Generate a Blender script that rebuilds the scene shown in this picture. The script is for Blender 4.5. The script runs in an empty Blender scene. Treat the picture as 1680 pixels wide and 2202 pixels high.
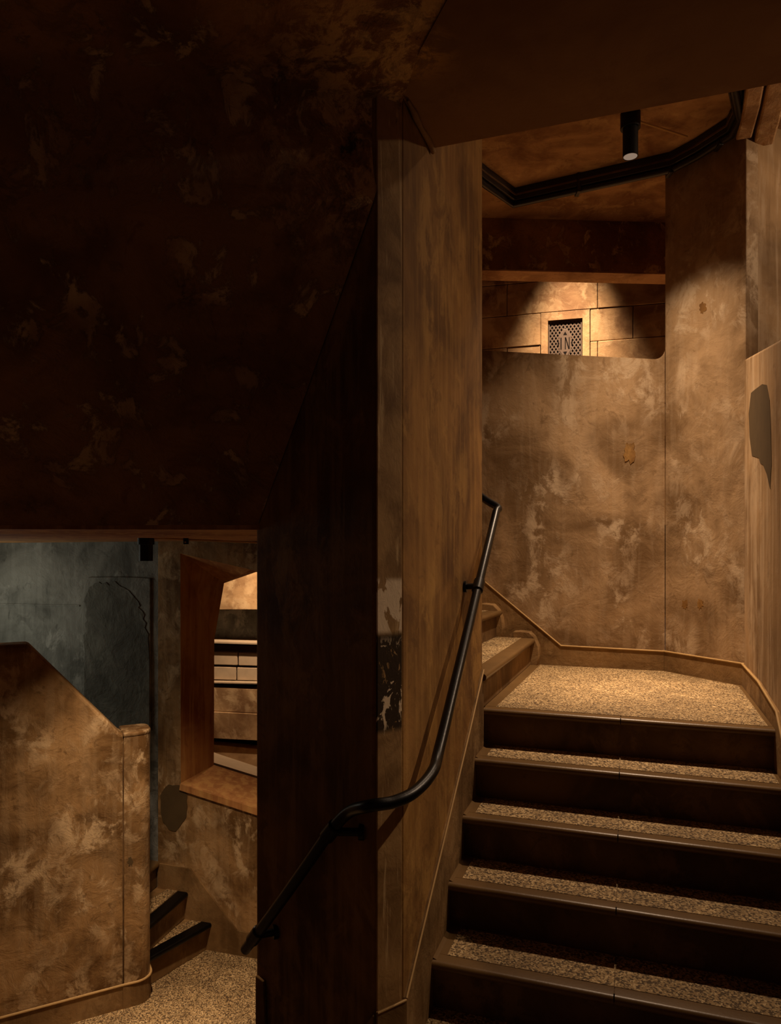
import bpy, bmesh, math, random
from mathutils import Vector, Matrix
random.seed(7)
scene = bpy.context.scene
COL = scene.collection

# ------------------------------------------------------------------ camera
FPX, CX, HY, EYE = 1547.0, 840.0, 1180.0, 1.593     # focal length in px, centre column, horizon row, eye height
cam_d = bpy.data.cameras.new('camera')
cam = bpy.data.objects.new('camera', cam_d); COL.objects.link(cam)
cam.location = (0, 0, EYE); cam.rotation_euler = (math.pi/2, 0, 0)
cam_d.sensor_fit = 'VERTICAL'; cam_d.sensor_height = 24.0; cam_d.sensor_width = 24.0*1680/2202
cam_d.lens = 24.0*FPX/2202; cam_d.shift_y = (HY-1101)/2202
cam_d.clip_start = 0.02
scene.camera = cam

# ------------------------------------------------------------------ world, exposure
w = bpy.data.worlds.new('world'); scene.world = w; w.use_nodes = True
w.node_tree.nodes['Background'].inputs['Color'].default_value = (1.0, 0.50, 0.38, 1)
w.node_tree.nodes['Background'].inputs['Strength'].default_value = 0.028
vs = scene.view_settings
vs.view_transform = 'Standard'; vs.look = 'None'; vs.gamma = 1.0; vs.use_curve_mapping = False
vs.exposure = 0.0
scene.cycles.max_bounces = 12; scene.cycles.diffuse_bounces = 8
WARM = (1.0, 0.70, 0.46)

# large light: daylight from an assumed, unseen window left of the lower stair
def area_light(name, loc, rot, sx, sy, power, col):
    l = bpy.data.lights.new(name, 'AREA'); l.shape = 'RECTANGLE'; l.size = sx; l.size_y = sy
    l.energy = power; l.color = col
    o = bpy.data.objects.new(name, l); COL.objects.link(o); o.location = loc; o.rotation_euler = rot
    return o
area_light('daylight', (-3.19, 4.62, 1.12), (0, math.radians(-90), 0), 0.80, 0.7, 4.2, (1.0, 0.97, 0.80))

def photometric(l, a_deg, p=1.18):
    """beam profile of a reflector lamp: intensity falls as exp(-(angle/a)^p) off the axis"""
    l.use_nodes = True; t = l.node_tree; em = next(n for n in t.nodes if n.type == 'EMISSION')
    tc = t.nodes.new('ShaderNodeTexCoord'); sx = t.nodes.new('ShaderNodeSeparateXYZ')
    t.links.new(tc.outputs['Normal'], sx.inputs[0]); prev = sx.outputs['Z']
    for op, v in (('ABSOLUTE', None), ('MINIMUM', 0.99999), ('ARCCOSINE', None), ('DIVIDE', math.radians(a_deg)), ('POWER', p), ('MULTIPLY', -1.0), ('EXPONENT', None)):
        m = t.nodes.new('ShaderNodeMath'); m.operation = op; t.links.new(prev, m.inputs[0])
        if v is not None: m.inputs[1].default_value = v
        prev = m.outputs[0]
    t.links.new(prev, em.inputs['Strength'])
def spot(name, loc, target, power, half_deg, blend, col=WARM, radius=0.03, beam=None):
    l = bpy.data.lights.new(name, 'SPOT'); l.energy = power; l.color = col
    l.spot_size = math.radians(2*half_deg); l.spot_blend = blend; l.shadow_soft_size = radius
    if beam: photometric(l, beam)
    o = bpy.data.objects.new(name, l); COL.objects.link(o); o.location = loc
    o.rotation_euler = (Vector(target)-Vector(loc)).to_track_quat('-Z', 'Y').to_euler()
    return o

# ------------------------------------------------------------------ reading the photograph: pixel -> place
def P(px, py, d):
    return Vector(((px-CX)/FPX*d, d, EYE-(py-HY)/FPX*d))
def F(px, py, z):
    return P(px, py, FPX*(EYE-z)/(py-HY))
def onwall(px, py, p0, p1):
    """point of the upright plane through plan points p0, p1 seen at a pixel"""
    k = (px-CX)/FPX
    dx, dy = p1[0]-p0[0], p1[1]-p0[1]
    # p0x + s dx = k (p0y + s dy)
    s = (k*p0[1]-p0[0])/(dx-k*dy)
    d = p0[1]+s*dy
    return P(px, py, d)
TH = math.radians(19.0)
U = Vector((math.cos(TH), -math.sin(TH), 0)); V = Vector((math.sin(TH), math.cos(TH), 0))
N0 = Vector((0.440, 3.371, 0))
def UV(u, v, z=0.0):
    p = N0+U*u+V*v; return Vector((p.x, p.y, z))

# ------------------------------------------------------------------ materials
def rgb(h):
    return tuple(((int(h[i:i+2], 16)/255.0)**2.2) for i in (0, 2, 4))+(1,)
class NT:
    def __init__(s, name):
        s.m = bpy.data.materials.new(name); s.m.use_nodes = True
        s.t = s.m.node_tree; s.b = s.t.nodes['Principled BSDF']
        s.co = s.t.nodes.new('ShaderNodeTexCoord').outputs['Object']
    def n(s, typ, **kw):
        x = s.t.nodes.new(typ)
        for k, v in kw.items(): setattr(x, k, v)
        return x
    def l(s, a, b): s.t.links.new(a, b)
    def mapped(s, scale, loc=(0, 0, 0)):
        m = s.n('ShaderNodeMapping'); s.l(s.co, m.inputs['Vector'])
        m.inputs['Scale'].default_value = scale; m.inputs['Location'].default_value = loc
        return m.outputs['Vector']
    def noise(s, scale, detail=4, rough=0.55, dist=0.0, vec=None):
        x = s.n('ShaderNodeTexNoise'); s.l(vec if vec else s.co, x.inputs['Vector'])
        x.inputs['Scale'].default_value = scale; x.inputs['Detail'].default_value = detail
        x.inputs['Roughness'].default_value = rough; x.inputs['Distortion'].default_value = dist
        return x.outputs['Fac']
    def ramp(s, fac, a, b, inv=False):
        x = s.n('ShaderNodeMapRange'); x.interpolation_type = 'SMOOTHSTEP'
        s.l(fac, x.inputs['Value']); x.inputs['From Min'].default_value = a; x.inputs['From Max'].default_value = b
        if inv: x.inputs['To Min'].default_value = 1; x.inputs['To Max'].default_value = 0
        return x.outputs['Result']
    def math(s, op, a, b):
        x = s.n('ShaderNodeMath', operation=op)
        for i, v in enumerate((a, b)):
            if isinstance(v, (int, float)): x.inputs[i].default_value = v
            else: s.l(v, x.inputs[i])
        return x.outputs[0]
    def mix(s, fac, a, b):
        x = s.n('ShaderNodeMix', data_type='RGBA')
        if isinstance(fac, (int, float)): x.inputs[0].default_value = fac
        else: s.l(fac, x.inputs[0])
        for i, v in ((6, a), (7, b)):
            if isinstance(v, tuple): x.inputs[i].default_value = v
            else: s.l(v, x.inputs[i])
        return x.outputs[2]
    def bump(s, h, strength, dist=0.01):
        x = s.n('ShaderNodeBump'); s.l(h, x.inputs['Height'])
        x.inputs['Strength'].default_value = strength; x.inputs['Distance'].default_value = dist
        s.l(x.outputs[0], s.b.inputs['Normal'])
    def z(s):
        x = s.n('ShaderNodeSeparateXYZ'); s.l(s.co, x.inputs[0]); return x.outputs['Z']
    def done(s, col, rough=0.85, spec=0.3):
        if isinstance(col, tuple): s.b.inputs['Base Color'].default_value = col
        else: s.l(col, s.b.inputs['Base Color'])
        s.b.inputs['Roughness'].default_value = rough
        s.b.inputs['Specular IOR Level'].default_value = spec
        return s.m

def plaster(name, base, dark, light, scale=3.0, patch=0.55, streak=0.0, lightamt=0.7, bump=0.35, seed=0.0, rough=0.8, edge=(0.47, 0.60), focus=None):
    """old painted plaster: cloudy tone, worn patches with ragged edges, upright brush streaks"""
    m = NT(name)
    off = (seed, seed*1.7, seed*0.6)
    v1 = m.mapped((1, 1, 1), off)
    big = m.ramp(m.noise(scale*0.55, 4, 0.6, 0.6, v1), 0.35, 0.68)
    c = m.mix(big, base, dark)
    v2 = m.mapped((1, 1, 0.72), (off[1], off[0], off[2]))
    pn = m.noise(scale*1.9, 9, 0.68, 0.45, v2)
    pat = m.ramp(pn, edge[0], edge[1])
    gate = m.ramp(m.noise(scale*0.8, 3, 0.5, 0.3, v2), 0.36, 0.66)
    c = m.mix(m.math('MULTIPLY', m.math('MULTIPLY', pat, gate), lightamt), c, light)
    pd = m.ramp(m.noise(scale*2.6, 7, 0.7, 0.9, v1), 0.56, 0.66)
    c = m.mix(m.math('MULTIPLY', pd, patch), c, dark)
    if streak:
        vs_ = m.mapped((19, 19, 1.5), off)
        st = m.noise(1.0, 5, 0.6, 0.4, vs_)
        c = m.mix(m.math('MULTIPLY', m.ramp(st, 0.47, 0.62), streak), c, light)
        c = m.mix(m.math('MULTIPLY', m.ramp(st, 0.30, 0.46, True), streak*1.2), c, dark)
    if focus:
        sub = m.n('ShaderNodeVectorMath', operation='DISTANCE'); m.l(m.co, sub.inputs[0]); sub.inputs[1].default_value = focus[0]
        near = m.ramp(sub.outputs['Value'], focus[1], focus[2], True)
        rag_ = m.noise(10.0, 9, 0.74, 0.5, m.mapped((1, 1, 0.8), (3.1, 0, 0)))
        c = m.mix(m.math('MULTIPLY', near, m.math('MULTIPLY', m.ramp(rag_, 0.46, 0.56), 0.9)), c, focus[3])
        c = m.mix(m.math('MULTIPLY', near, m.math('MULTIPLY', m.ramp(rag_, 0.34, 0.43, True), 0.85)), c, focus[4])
    speck = m.ramp(m.noise(60, 3, 0.6, 0.2), 0.66, 0.74)
    c = m.mix(m.math('MULTIPLY', speck, 0.22), c, dark)
    h = m.math('ADD', m.math('MULTIPLY', m.noise(scale*2.0, 8, 0.62, 0.5, v1), 1.0), m.math('MULTIPLY', pat, 0.12))
    m.bump(h, bump, 0.035)
    return m.done(c, rough)

def terrazzo(name, base, dark, light):
    m = NT(name)
    vor = m.n('ShaderNodeTexVoronoi'); m.l(m.mapped((1, 1, 1)), vor.inputs['Vector']); vor.inputs['Scale'].default_value = 165
    chips = m.n('ShaderNodeSeparateColor'); m.l(vor.outputs['Color'], chips.inputs[0])
    a = m.ramp(chips.outputs[0], 0.50, 0.60); b = m.ramp(chips.outputs[1], 0.78, 0.85)
    c = m.mix(m.math('MULTIPLY', a, 0.85), base, dark); c = m.mix(m.math('MULTIPLY', b, 0.8), c, light)
    wear = m.ramp(m.noise(5, 5, 0.6, 0.5), 0.40, 0.66)
    c = m.mix(m.math('MULTIPLY', wear, 0.35), c, dark)
    m.bump(m.math('ADD', chips.outputs[0], m.math('MULTIPLY', m.noise(170, 3, .6), 1.2)), 0.55, 0.004)
    return m.done(c, 0.62, 0.35)

def plain(name, col, rough=0.5, spec=0.4, metal=0.0, emit=None):
    m = NT(name)
    n = m.ramp(m.noise(9, 5, .6), 0.3, 0.75)
    c = m.mix(m.math('MULTIPLY', n, 0.35), col, tuple(x*0.55 for x in col[:3])+(1,))
    m.bump(m.noise(90, 3, .6), 0.12, 0.003)
    mm = m.done(c, rough, spec); m.b.inputs['Metallic'].default_value = metal
    if emit:
        m.b.inputs['Emission Color'].default_value = emit[0]; m.b.inputs['Emission Strength'].default_value = emit[1]
    return mm

BASE, DARK, LIGHT = rgb('a78a66'), rgb('6f5638'), rgb('cbb596')
M = {}
M['wall'] = plaster('worn_tan_plaster', BASE, DARK, LIGHT, 3.8, 0.5, 0.10, 0.75, 0.24, 1.3)
M['pier'] = plaster('streaked_tan_plaster', rgb('8a6536'), rgb('5a3e1f'), rgb('ae874b'), 3.4, 0.45, 0.26, 0.60, 0.20, 4.1)
M['right'] = plaster('streaked_wall_plaster', rgb('ab8b63'), DARK, LIGHT, 2.2, 0.35, 0.35, 0.35, 0.16, 9.3)
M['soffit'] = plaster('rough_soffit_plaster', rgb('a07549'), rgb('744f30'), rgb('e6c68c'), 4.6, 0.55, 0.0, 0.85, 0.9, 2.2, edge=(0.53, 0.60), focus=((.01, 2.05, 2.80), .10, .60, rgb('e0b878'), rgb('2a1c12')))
M['ceil'] = plaster('brown_ceiling_plaster', rgb('c49a6c'), rgb('87603c'), rgb('dfba84'), 5.0, 0.55, 0.0, 0.45, 0.6, 6.0)
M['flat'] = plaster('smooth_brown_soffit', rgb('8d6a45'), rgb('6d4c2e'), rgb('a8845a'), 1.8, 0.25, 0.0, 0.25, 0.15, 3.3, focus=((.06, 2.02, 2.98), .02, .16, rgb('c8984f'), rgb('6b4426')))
M['lower'] = plaster('lower_stair_plaster', rgb('a58255'), rgb('5f4423'), rgb('cfb48a'), 4.4, 0.6, 0.12, 0.75, 0.35, 7.7)
M['grey'] = plaster('grey_cement_plaster', rgb('82827a'), rgb('4a4a44'), rgb('a9a9a0'), 3.0, 0.6, 0.10, 0.6, 0.55, 5.2)
M['greyfill'] = plaster('rough_grey_fill', rgb('66655c'), rgb('45443d'), rgb('7d7c72'), 3.4, 0.6, 0.0, 0.4, 0.7, 3.2)
M['jamb'] = plaster('ochre_jamb_plaster', rgb('bb8650'), rgb('885430'), rgb('d0a562'), 3.0, 0.35, 0.45, 0.3, 0.15, 8.8)
M['stone'] = plaster('sandstone_block', rgb('b29066'), rgb('77583a'), rgb('d3b68a'), 4.0, 0.35, 0.0, 0.6, 0.14, 0.4)
M['skirt'] = plaster('skirting_plaster', rgb('8f7048'), rgb('5d4526'), rgb('ab8d62'), 4.0, 0.4, 0.1, 0.4, 0.25, 2.9)
M['bead'] = plain('skirting_bead_paint', rgb('b3925f'), 0.6)
M['terrazzo'] = terrazzo('terrazzo_chips', rgb('a48960'), rgb('3f2f1c'), rgb('d8bd8e'))
M['riser'] = plaster('worn_riser_cement', rgb('6d5437'), rgb('46331f'), rgb('8d7150'), 4.0, 0.5, 0.0, 0.4, 0.2, 1.1, 0.6)
M['nosing'] = plain('smooth_nosing_cement', rgb('6b5334'), 0.36, 0.45)
M['iron'] = plain('black_painted_iron', rgb('0a0908'), 0.36, 0.32)
M['black'] = plain('matt_black_metal', rgb('0b0b0b'), 0.5, 0.3)
M['trunk'] = plain('dark_grimy_metal', rgb('241c14'), 0.45, 0.5)
M['brass'] = plain('brass_conduit', rgb('cda468'), 0.4, 0.5)
M['lens'] = plain('frosted_lens', rgb('b8b0a4'), 0.4, 0.5, 0.0, ((1, .86, .70, 1), 0.16))
M['plate'] = plain('cast_grey_metal', rgb('57483c'), 0.55, 0.4)
M['void'] = plain('dark_cavity_and_shade', rgb('120c08'), 0.9, 0.1)  # also colours the painted shadow band of the corridor wall
M['patch'] = plain('dark_cement_patch', rgb('5a4a32'), 0.9, 0.2)
M['cream'] = plain('cream_tile', rgb('b7a184'), 0.4, 0.5)
M['frame'] = plain('grey_assumed_frame', rgb('6b6b68'), 0.5)

# nose of the middle wall: peeled paint, cream over dark, in bands of height
def nose_mat():
    m = NT('peeled_nose_paint')
    z = m.z()
    v = m.mapped((1, 1, 0.55))
    cloud = m.ramp(m.noise(5, 5, .6, .5), .35, .68)
    c = m.mix(cloud, rgb('b08d5e'), rgb('7c5e3b'))
    st = m.noise(1.0, 5, .6, .4, m.mapped((42, 42, 2.2)))
    c = m.mix(m.math('MULTIPLY', m.ramp(st, .58, .64), .55), c, rgb('dcbd8c'))
    n = m.noise(26, 7, .68, .9, v)
    def band(lo, hi, s=.05):
        return m.math('MULTIPLY', m.ramp(z, lo-s, lo+s), m.ramp(z, hi-s, hi+s, True))
    d = m.math('MULTIPLY', band(1.04, 1.335, .012), m.ramp(n, .36, .40))
    c = m.mix(d, c, rgb('3d3020'))
    cr = m.math('MULTIPLY', band(1.05, 1.31, .03), m.ramp(n, .575, .590))
    c = m.mix(cr, c, rgb('eed8b6'))
    up = m.math('MULTIPLY', band(1.34, 1.50, .010), m.ramp(m.noise(17, 7, .6, .6, m.mapped((1, 1, .35))), .46, .475))
    c = m.mix(up, c, rgb('eed8b6'))
    m.bump(m.math('ADD', n, m.math('MULTIPLY', d, -.5)), .3, .008)
    return m.done(c, .75)
M['nose'] = nose_mat()

# ------------------------------------------------------------------ object helpers
def link(name, me, mat, parent=None):
    o = bpy.data.objects.new(name, me); COL.objects.link(o)
    if mat: me.materials.append(M[mat] if isinstance(mat, str) else mat)
    if parent: o.parent = parent; o.matrix_parent_inverse = Matrix.Translation(parent.location).inverted() if parent.type == 'EMPTY' else Matrix()
    return o
def from_bm(name, bm, mat, parent=None, smooth=False, bevel=0.0, seg=2, angle=40):
    bmesh.ops.remove_doubles(bm, verts=bm.verts, dist=1e-5)
    bmesh.ops.recalc_face_normals(bm, faces=bm.faces)
    me = bpy.data.meshes.new(name); bm.to_mesh(me); bm.free()
    o = link(name, me, mat, parent)
    if smooth:
        for p in me.polygons: p.use_smooth = True
        try: me.set_sharp_from_angle(angle=math.radians(angle))
        except Exception: pass
    if bevel:
        b = o.modifiers.new('bevel', 'BEVEL'); b.width = bevel; b.segments = seg; b.limit_method = 'ANGLE'; b.angle_limit = math.radians(35)
    return o
def struct(o, label=None):
    o['kind'] = 'structure'
    if label: o['label'] = label
    return o
def tag(o, label, cat, group=None):
    o['label'] = label; o['category'] = cat
    if group: o['group'] = group
    return o
def empty(name, loc=(0, 0, 0)):
    o = bpy.data.objects.new(name, None); COL.objects.link(o); o.location = loc; o.empty_display_size = .1; return o
def loops(bm, rings, cap=True, closed=True):
    R = [[bm.verts.new(p) for p in r] for r in rings]
    n = len(R[0])
    for a, b in zip(R[:-1], R[1:]):
        for i in range(n if closed else n-1):
            bm.faces.new((a[i], a[(i+1) % n], b[(i+1) % n], b[i]))
    if cap: bm.faces.new(R[0]); bm.faces.new(R[-1])
def prism_bm(poly, z0, z1, bm=None):
    bm = bm or bmesh.new()
    loops(bm, [[Vector((p[0], p[1], z0)) for p in poly], [Vector((p[0], p[1], z1)) for p in poly]])
    return bm
def slab_bm(pts, off, bm=None):
    """polygon of 3D points thickened by a vector"""
    bm = bm or bmesh.new(); off = Vector(off)
    loops(bm, [[Vector(p) for p in pts], [Vector(p)+off for p in pts]])
    return bm
def ring_slab_bm(outer, inner, off):
    """outline with a hole, thickened; the two outlines have equal point counts"""
    bm = bmesh.new(); off = Vector(off); n = len(outer)
    o0 = [bm.verts.new(p) for p in outer]; i0 = [bm.verts.new(p) for p in inner]
    o1 = [bm.verts.new(Vector(p)+off) for p in outer]; i1 = [bm.verts.new(Vector(p)+off) for p in inner]
    for k in range(n):
        j = (k+1) % n
        bm.faces.new((o0[k], o0[j], i0[j], i0[k])); bm.faces.new((o1[k], i1[k], i1[j], o1[j]))
        bm.faces.new((i0[k], i0[j], i1[j], i1[k])); bm.faces.new((o0[k], o1[k], o1[j], o0[j]))
    return bm
def sweep_bm(path, prof, up=Vector((0, 0, 1)), bm=None, caps=True):
    """profile [(side, up)] carried along a path, mitred at corners"""
    bm = bm or bmesh.new(); path = [Vector(p) for p in path]; rings = []
    for i, p in enumerate(path):
        d0 = (p-path[i-1]).normalized() if i else None
        d1 = (path[i+1]-p).normalized() if i < len(path)-1 else None
        a = d0 or d1; b = d1 or d0
        t = (a+b).normalized(); cosh = max(0.35, t.dot(a))
        sd = t.cross(up).normalized(); u2 = sd.cross(t).normalized()
        rings.append([p+sd*(x/cosh)+u2*y for x, y in prof])
    loops(bm, rings, cap=caps)
    return bm
def circ(r, n=16, sx=1, sy=1):
    return [(r*sx*math.cos(2*math.pi*k/n), r*sy*math.sin(2*math.pi*k/n)) for k in range(n)]
def smooth_path(pts, n=6):
    pts = [Vector(p) for p in pts]; out = []
    q = [pts[0]*2-pts[1]]+pts+[pts[-1]*2-pts[-2]]
    for i in range(1, len(q)-2):
        for k in range(n):
            t = k/n; p0, p1, p2, p3 = q[i-1:i+3]
            out.append(.5*((2*p1)+(p2-p0)*t+(2*p0-5*p1+4*p2-p3)*t*t+(3*p1-p0-3*p2+p3)*t**3))
    out.append(pts[-1]); return out
def tube_bm(path, r, n=14, bm=None):
    """round tube with a steady frame"""
    bm = bm or bmesh.new(); path = [Vector(p) for p in path]; rings = []; ref = None
    for i, p in enumerate(path):
        t = ((path[i+1] if i < len(path)-1 else p)-(path[i-1] if i else p)).normalized()
        if ref is None:
            ref = t.cross(Vector((0, 0, 1)));
            if ref.length < .1: ref = t.cross(Vector((1, 0, 0)))
        ref = (ref-t*ref.dot(t)).normalized(); up = ref.cross(t)
        rr = r if isinstance(r, (int, float)) else r[i]
        rings.append([p+ref*(rr*math.cos(2*math.pi*k/n))+up*(rr*math.sin(2*math.pi*k/n)) for k in range(n)])
    loops(bm, rings); return bm
def cyl_bm(c, r, z0, z1, n=28, bm=None, r1=None):
    bm = bm or bmesh.new(); r1 = r1 or r
    loops(bm, [[Vector((c[0]+r*math.cos(2*math.pi*k/n), c[1]+r*math.sin(2*math.pi*k/n), z0)) for k in range(n)],
               [Vector((c[0]+r1*math.cos(2*math.pi*k/n), c[1]+r1*math.sin(2*math.pi*k/n), z1)) for k in range(n)]])
    return bm
def blob(px0, py0, px1, py1, p0, p1, lift, name, parent, mat='patch', n=26, seed=1, jag=.12, shape=None, normal=None):
    """ragged repair patch lying proud on an upright wall"""
    rnd = random.Random(seed); cx, cy, rx, ry = (px0+px1)/2, (py0+py1)/2, (px1-px0)/2, (py1-py0)/2
    pts = []
    if shape: pix = shape
    else:
        pix = []
        for k in range(n):
            a = 2*math.pi*k/n; q = 1+rnd.uniform(-jag, jag)
            pix.append((cx+rx*q*math.cos(a), cy+ry*q*math.sin(a)))
    for x, y in pix: pts.append(onwall(x, y, p0, p1))
    dr = Vector((p1[0]-p0[0], p1[1]-p0[1], 0)).normalized(); nn = Vector((dr.y, -dr.x, 0))
    if nn.y > 0: nn = -nn
    if normal: nn = Vector(normal).normalized()
    return from_bm(name, slab_bm(pts, nn*lift), mat, parent)

ZL = 0.85                        # landing level above the floor where the camera stands
R, T, W = 0.17, 0.2285, 1.23     # riser, tread, width of the upper flight
ZF = -1.02                       # floor of the lower stair lobby
ZC = 3.93                        # ceiling over the landing
KB = 1.36                        # back wall of the landing, along V

# ================================================================== SETTING
floor = struct(from_bm('floor', prism_bm([(-2.4, -1.6), (1.7, -1.6), (1.75, 2.3), (0.16, 2.60), (0.03, 2.25), (-0.047, 2.16), (-1.25, 1.45), (-2.4, 1.2)], -0.12, 0.0), 'terrazzo'),
               'dark terrazzo floor at the foot of the stairs')

# middle wall between the two flights: plan is a blunt wedge
A_ = (0.040, 2.216); B_ = (-0.047, 2.153); C_ = (-0.486, 2.60); E_ = (0.4265, 3.332)
def wc(pa, pb, z0, z1, thick):
    d = (Vector((pb[0]-pa[0], pb[1]-pa[1], 0))).normalized(); n = Vector((-d.y, d.x, 0))
    if n.y < 0: n = -n
    return n*thick
wcen = empty('wall_center', (0, 2.3, 0)); struct(wcen, 'tall streaked plaster wall between the two flights')
core = [A_, (A_[0]-.012, A_[1]+.03), B_, C_, (-0.42, 2.80), (0.26, 3.44), E_]
from_bm('core', prism_bm([A_, B_, C_, (-0.42, 2.80), (0.30, 3.42), E_], ZF, 3.95), 'pier', wcen, bevel=.012, seg=3)
# worn nose skin, a thin proud strip of old paint on the blunt end
nd = (Vector(A_)-Vector(B_)).normalized(); nn_ = Vector((nd.y, -nd.x))
na = Vector(A_)-nd*.010; nb = Vector(B_)+nd*.004
from_bm('nose_skin', prism_bm([tuple(na), tuple(na+nn_*.006), tuple(nb+nn_*.006), tuple(nb)], -.2, 2.98), 'nose', wcen, bevel=.003)
cvp = [onwall(868, 236, A_, E_), onwall(900, 272, A_, E_), onwall(926, 304, A_, E_)]
cvp = [Vector((p.x, p.y, 2.972))+Vector((.0095, -.0033, 0)) for p in cvp]
from_bm('cove', tube_bm([cvp[0]+Vector((.003, 0, 0)), cvp[0].lerp(cvp[1], .5)+Vector((.004, 0, -.003)), cvp[1], cvp[1].lerp(cvp[2], .6)+Vector((.003, 0, .003)), cvp[2]], [.004, .011, .008, .011, .009], 10), 'skirt', wcen, smooth=True)
# flared foot of the left edge
cdir = (Vector(C_)-Vector(B_)).normalized(); cn = Vector((cdir.y, -cdir.x))
if cn.y > 0: cn = -cn
q0 = Vector(C_)-cdir*.012; q1 = q0-cdir*.05; q2 = q0-cdir*.115
bm = bmesh.new()
loops(bm, [[Vector((p.x, p.y, -.85)) for p in (q0, q0+cn*.012, q2+cn*.012, q2)],
           [Vector((p.x, p.y, .06)) for p in (q0, q0+cn*.012, q1+cn*.012, q1)]])
from_bm('edge_strip', bm, 'pier', wcen, bevel=.004)

# flat soffit over the lower part of the upper flight and its fascia
fl = []
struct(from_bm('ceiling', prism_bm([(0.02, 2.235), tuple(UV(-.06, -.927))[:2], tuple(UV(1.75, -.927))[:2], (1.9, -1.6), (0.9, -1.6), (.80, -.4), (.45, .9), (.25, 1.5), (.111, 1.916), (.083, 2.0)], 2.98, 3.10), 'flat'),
       'smooth brown flat soffit above the lower steps')
struct(from_bm('trim_1', prism_bm([tuple(UV(-.10, -1.05))[:2], tuple(UV(1.75, -1.05))[:2], tuple(UV(1.75, -.926))[:2], tuple(UV(-.10, -.926))[:2]], 2.981, 3.98), 'flat'),
       'downstand beam closing the flat soffit')

# winding soffit of the flight above, lofted from inner to outer edge
inner = [(-.484, 2.592, 1.661), (-.267, 2.372, 2.14), (-.052, 2.15, 2.63), (-.005, 2.18, 2.80), (.034, 2.20, 2.955), (.083, 2.0, 2.985), (.111, 1.916, 2.985), (.25, 1.5, 2.985), (.45, .9, 2.99), (.80, -.4, 2.99), (.9, -1.6, 2.99)]
inner = [Vector(p) for p in inner]
outer = [(-2.9, 2.13, 1.655), (-3.0, 1.8, 1.95), (-3.0, 1.3, 2.22), (-3.0, 1.1, 2.34), (-3.0, .9, 2.46), (-2.9, .5, 2.60), (-2.8, .3, 2.68), (-2.6, -.2, 2.80), (-2.3, -.6, 2.88), (-1.8, -1.3, 2.96), (-1.2, -1.9, 2.99)]
outer = [Vector(p) for p in outer]
bm = bmesh.new(); rows = []; NS = 40
from mathutils import noise as mnoise
inn = [inner[0]]; out = [outer[0]]
for i in range(len(inner)-1):
    ns = 8 if i < 2 else 3
    for k in range(1, ns+1):
        inn.append(inner[i].lerp(inner[i+1], k/ns)); out.append(outer[i].lerp(outer[i+1], k/ns))
for r, (a, b) in enumerate(zip(inn, out)):
    row = []
    for k in range(NS+1):
        p = a.lerp(b, (k/NS)**1.25)
        if k > 0 and r > 0:
            p = p+Vector((0, 0, 1))*(mnoise.noise(p*1.7)*.018+mnoise.noise(p*5.1)*.007)
        row.append(p)
    rows.append(row)
top = [[p+Vector((0, .02, .16)) for p in row] for row in rows]
for grid in (rows, top):
    VV = [[bm.verts.new(p) for p in row] for row in grid]
    for i in range(len(VV)-1):
        for k in range(NS): bm.faces.new((VV[i][k], VV[i+1][k], VV[i+1][k+1], VV[i][k+1]))
me = bpy.data.meshes.new('ceiling_left'); bm.to_mesh(me); bm.free()
for p in me.polygons: p.use_smooth = True
struct(link('ceiling_left', me, 'soffit'), 'dark rough winding underside of the flight above')

# ceiling of the lower lobby, meeting the winding soffit in a straight edge
struct(from_bm('ceiling_lower', slab_bm([(-.470, 2.585, 1.661), (-.42, 2.9, 1.66), (-.05, 3.3, 1.645), (-.05, 5.1, 1.640), (-1.5, 5.2, 1.640), (-4.1, 5.9, 1.63), (-4.1, 1.8, 1.655), (-2.9, 2.125, 1.655)], (0, 0, .12)), 'jamb'),
       'low brown ceiling of the lower lobby')

# landing back wall: parapet part, column part, lintel
def bw(u, z, v=KB): return UV(u, v, z)
UC = -0.2845
wback = empty('wall_back', UV(.2, KB, ZL)); struct(wback, 'mottled plaster wall behind the landing')
TB = .16
def arc(cx, cz, r, a0, a1, n=6):
    return [(cx+r*math.cos(math.radians(a0+(a1-a0)*k/n)), cz+r*math.sin(math.radians(a0+(a1-a0)*k/n))) for k in range(n+1)]
zl0 = 2.895; uk = .835
def ledge(u): return 2.753+(uk-u)*(2.905-2.753)/(uk-UC)
lower_poly = [(-1.0, .5), (uk, .5), (uk, ledge(uk)+.05)]+[(x, z) for x, z in arc(uk-.055, ledge(uk)+.055, .055, 0, -90)][1:]+[(-1.0, ledge(-1.0))]
from_bm('parapet_panel', slab_bm([bw(u, z) for u, z in lower_poly], V*TB), 'wall', wback, bevel=.006)
KP = UV(.835, 1.362); RP = Vector((1.927, 3.896, 0))
kd = (RP-KP).normalized(); kn = Vector((-kd.y, kd.x, 0)); kn = kn if kn.y > 0 else -kn
kw = empty('wall_column', KP); struct(kw, 'lit plaster pier beside the opening, dark above')
from_bm('core', prism_bm([tuple(KP)[:2], tuple(RP)[:2], tuple(RP+kn*.2)[:2], tuple(KP+kn*.16)[:2]], .5, ZC), 'wall', kw, bevel=.008)

# right wall of the stair: raked parapet, then a farther wall above
wr = empty('wall_right', UV(1.23, .3, 0)); struct(wr, 'streaked plaster parapet wall on the right of the stair')
def rw(v, z, u=None): return UV(1.226 if u is None else u, v, z)
rk = [(-3.0, -.1), (.985, -.1), (.985, 2.62), (-.07, 2.44), (-.9, 1.56), (-1.3, 1.25), (-3.0, 1.25)]
from_bm('parapet', slab_bm([rw(v, z) for v, z in rk], U*.22), 'right', wr, bevel=.012, seg=3)
struct(from_bm('wall_upper_right', prism_bm([(1.93, 3.905), (3.2, 4.45), (3.1, 4.7), (1.85, 4.1)], 1.6, ZC), 'right'), 'warm wall beyond the right parapet')
rdir = (RP-UV(1.226, 0)).normalized()
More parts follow.
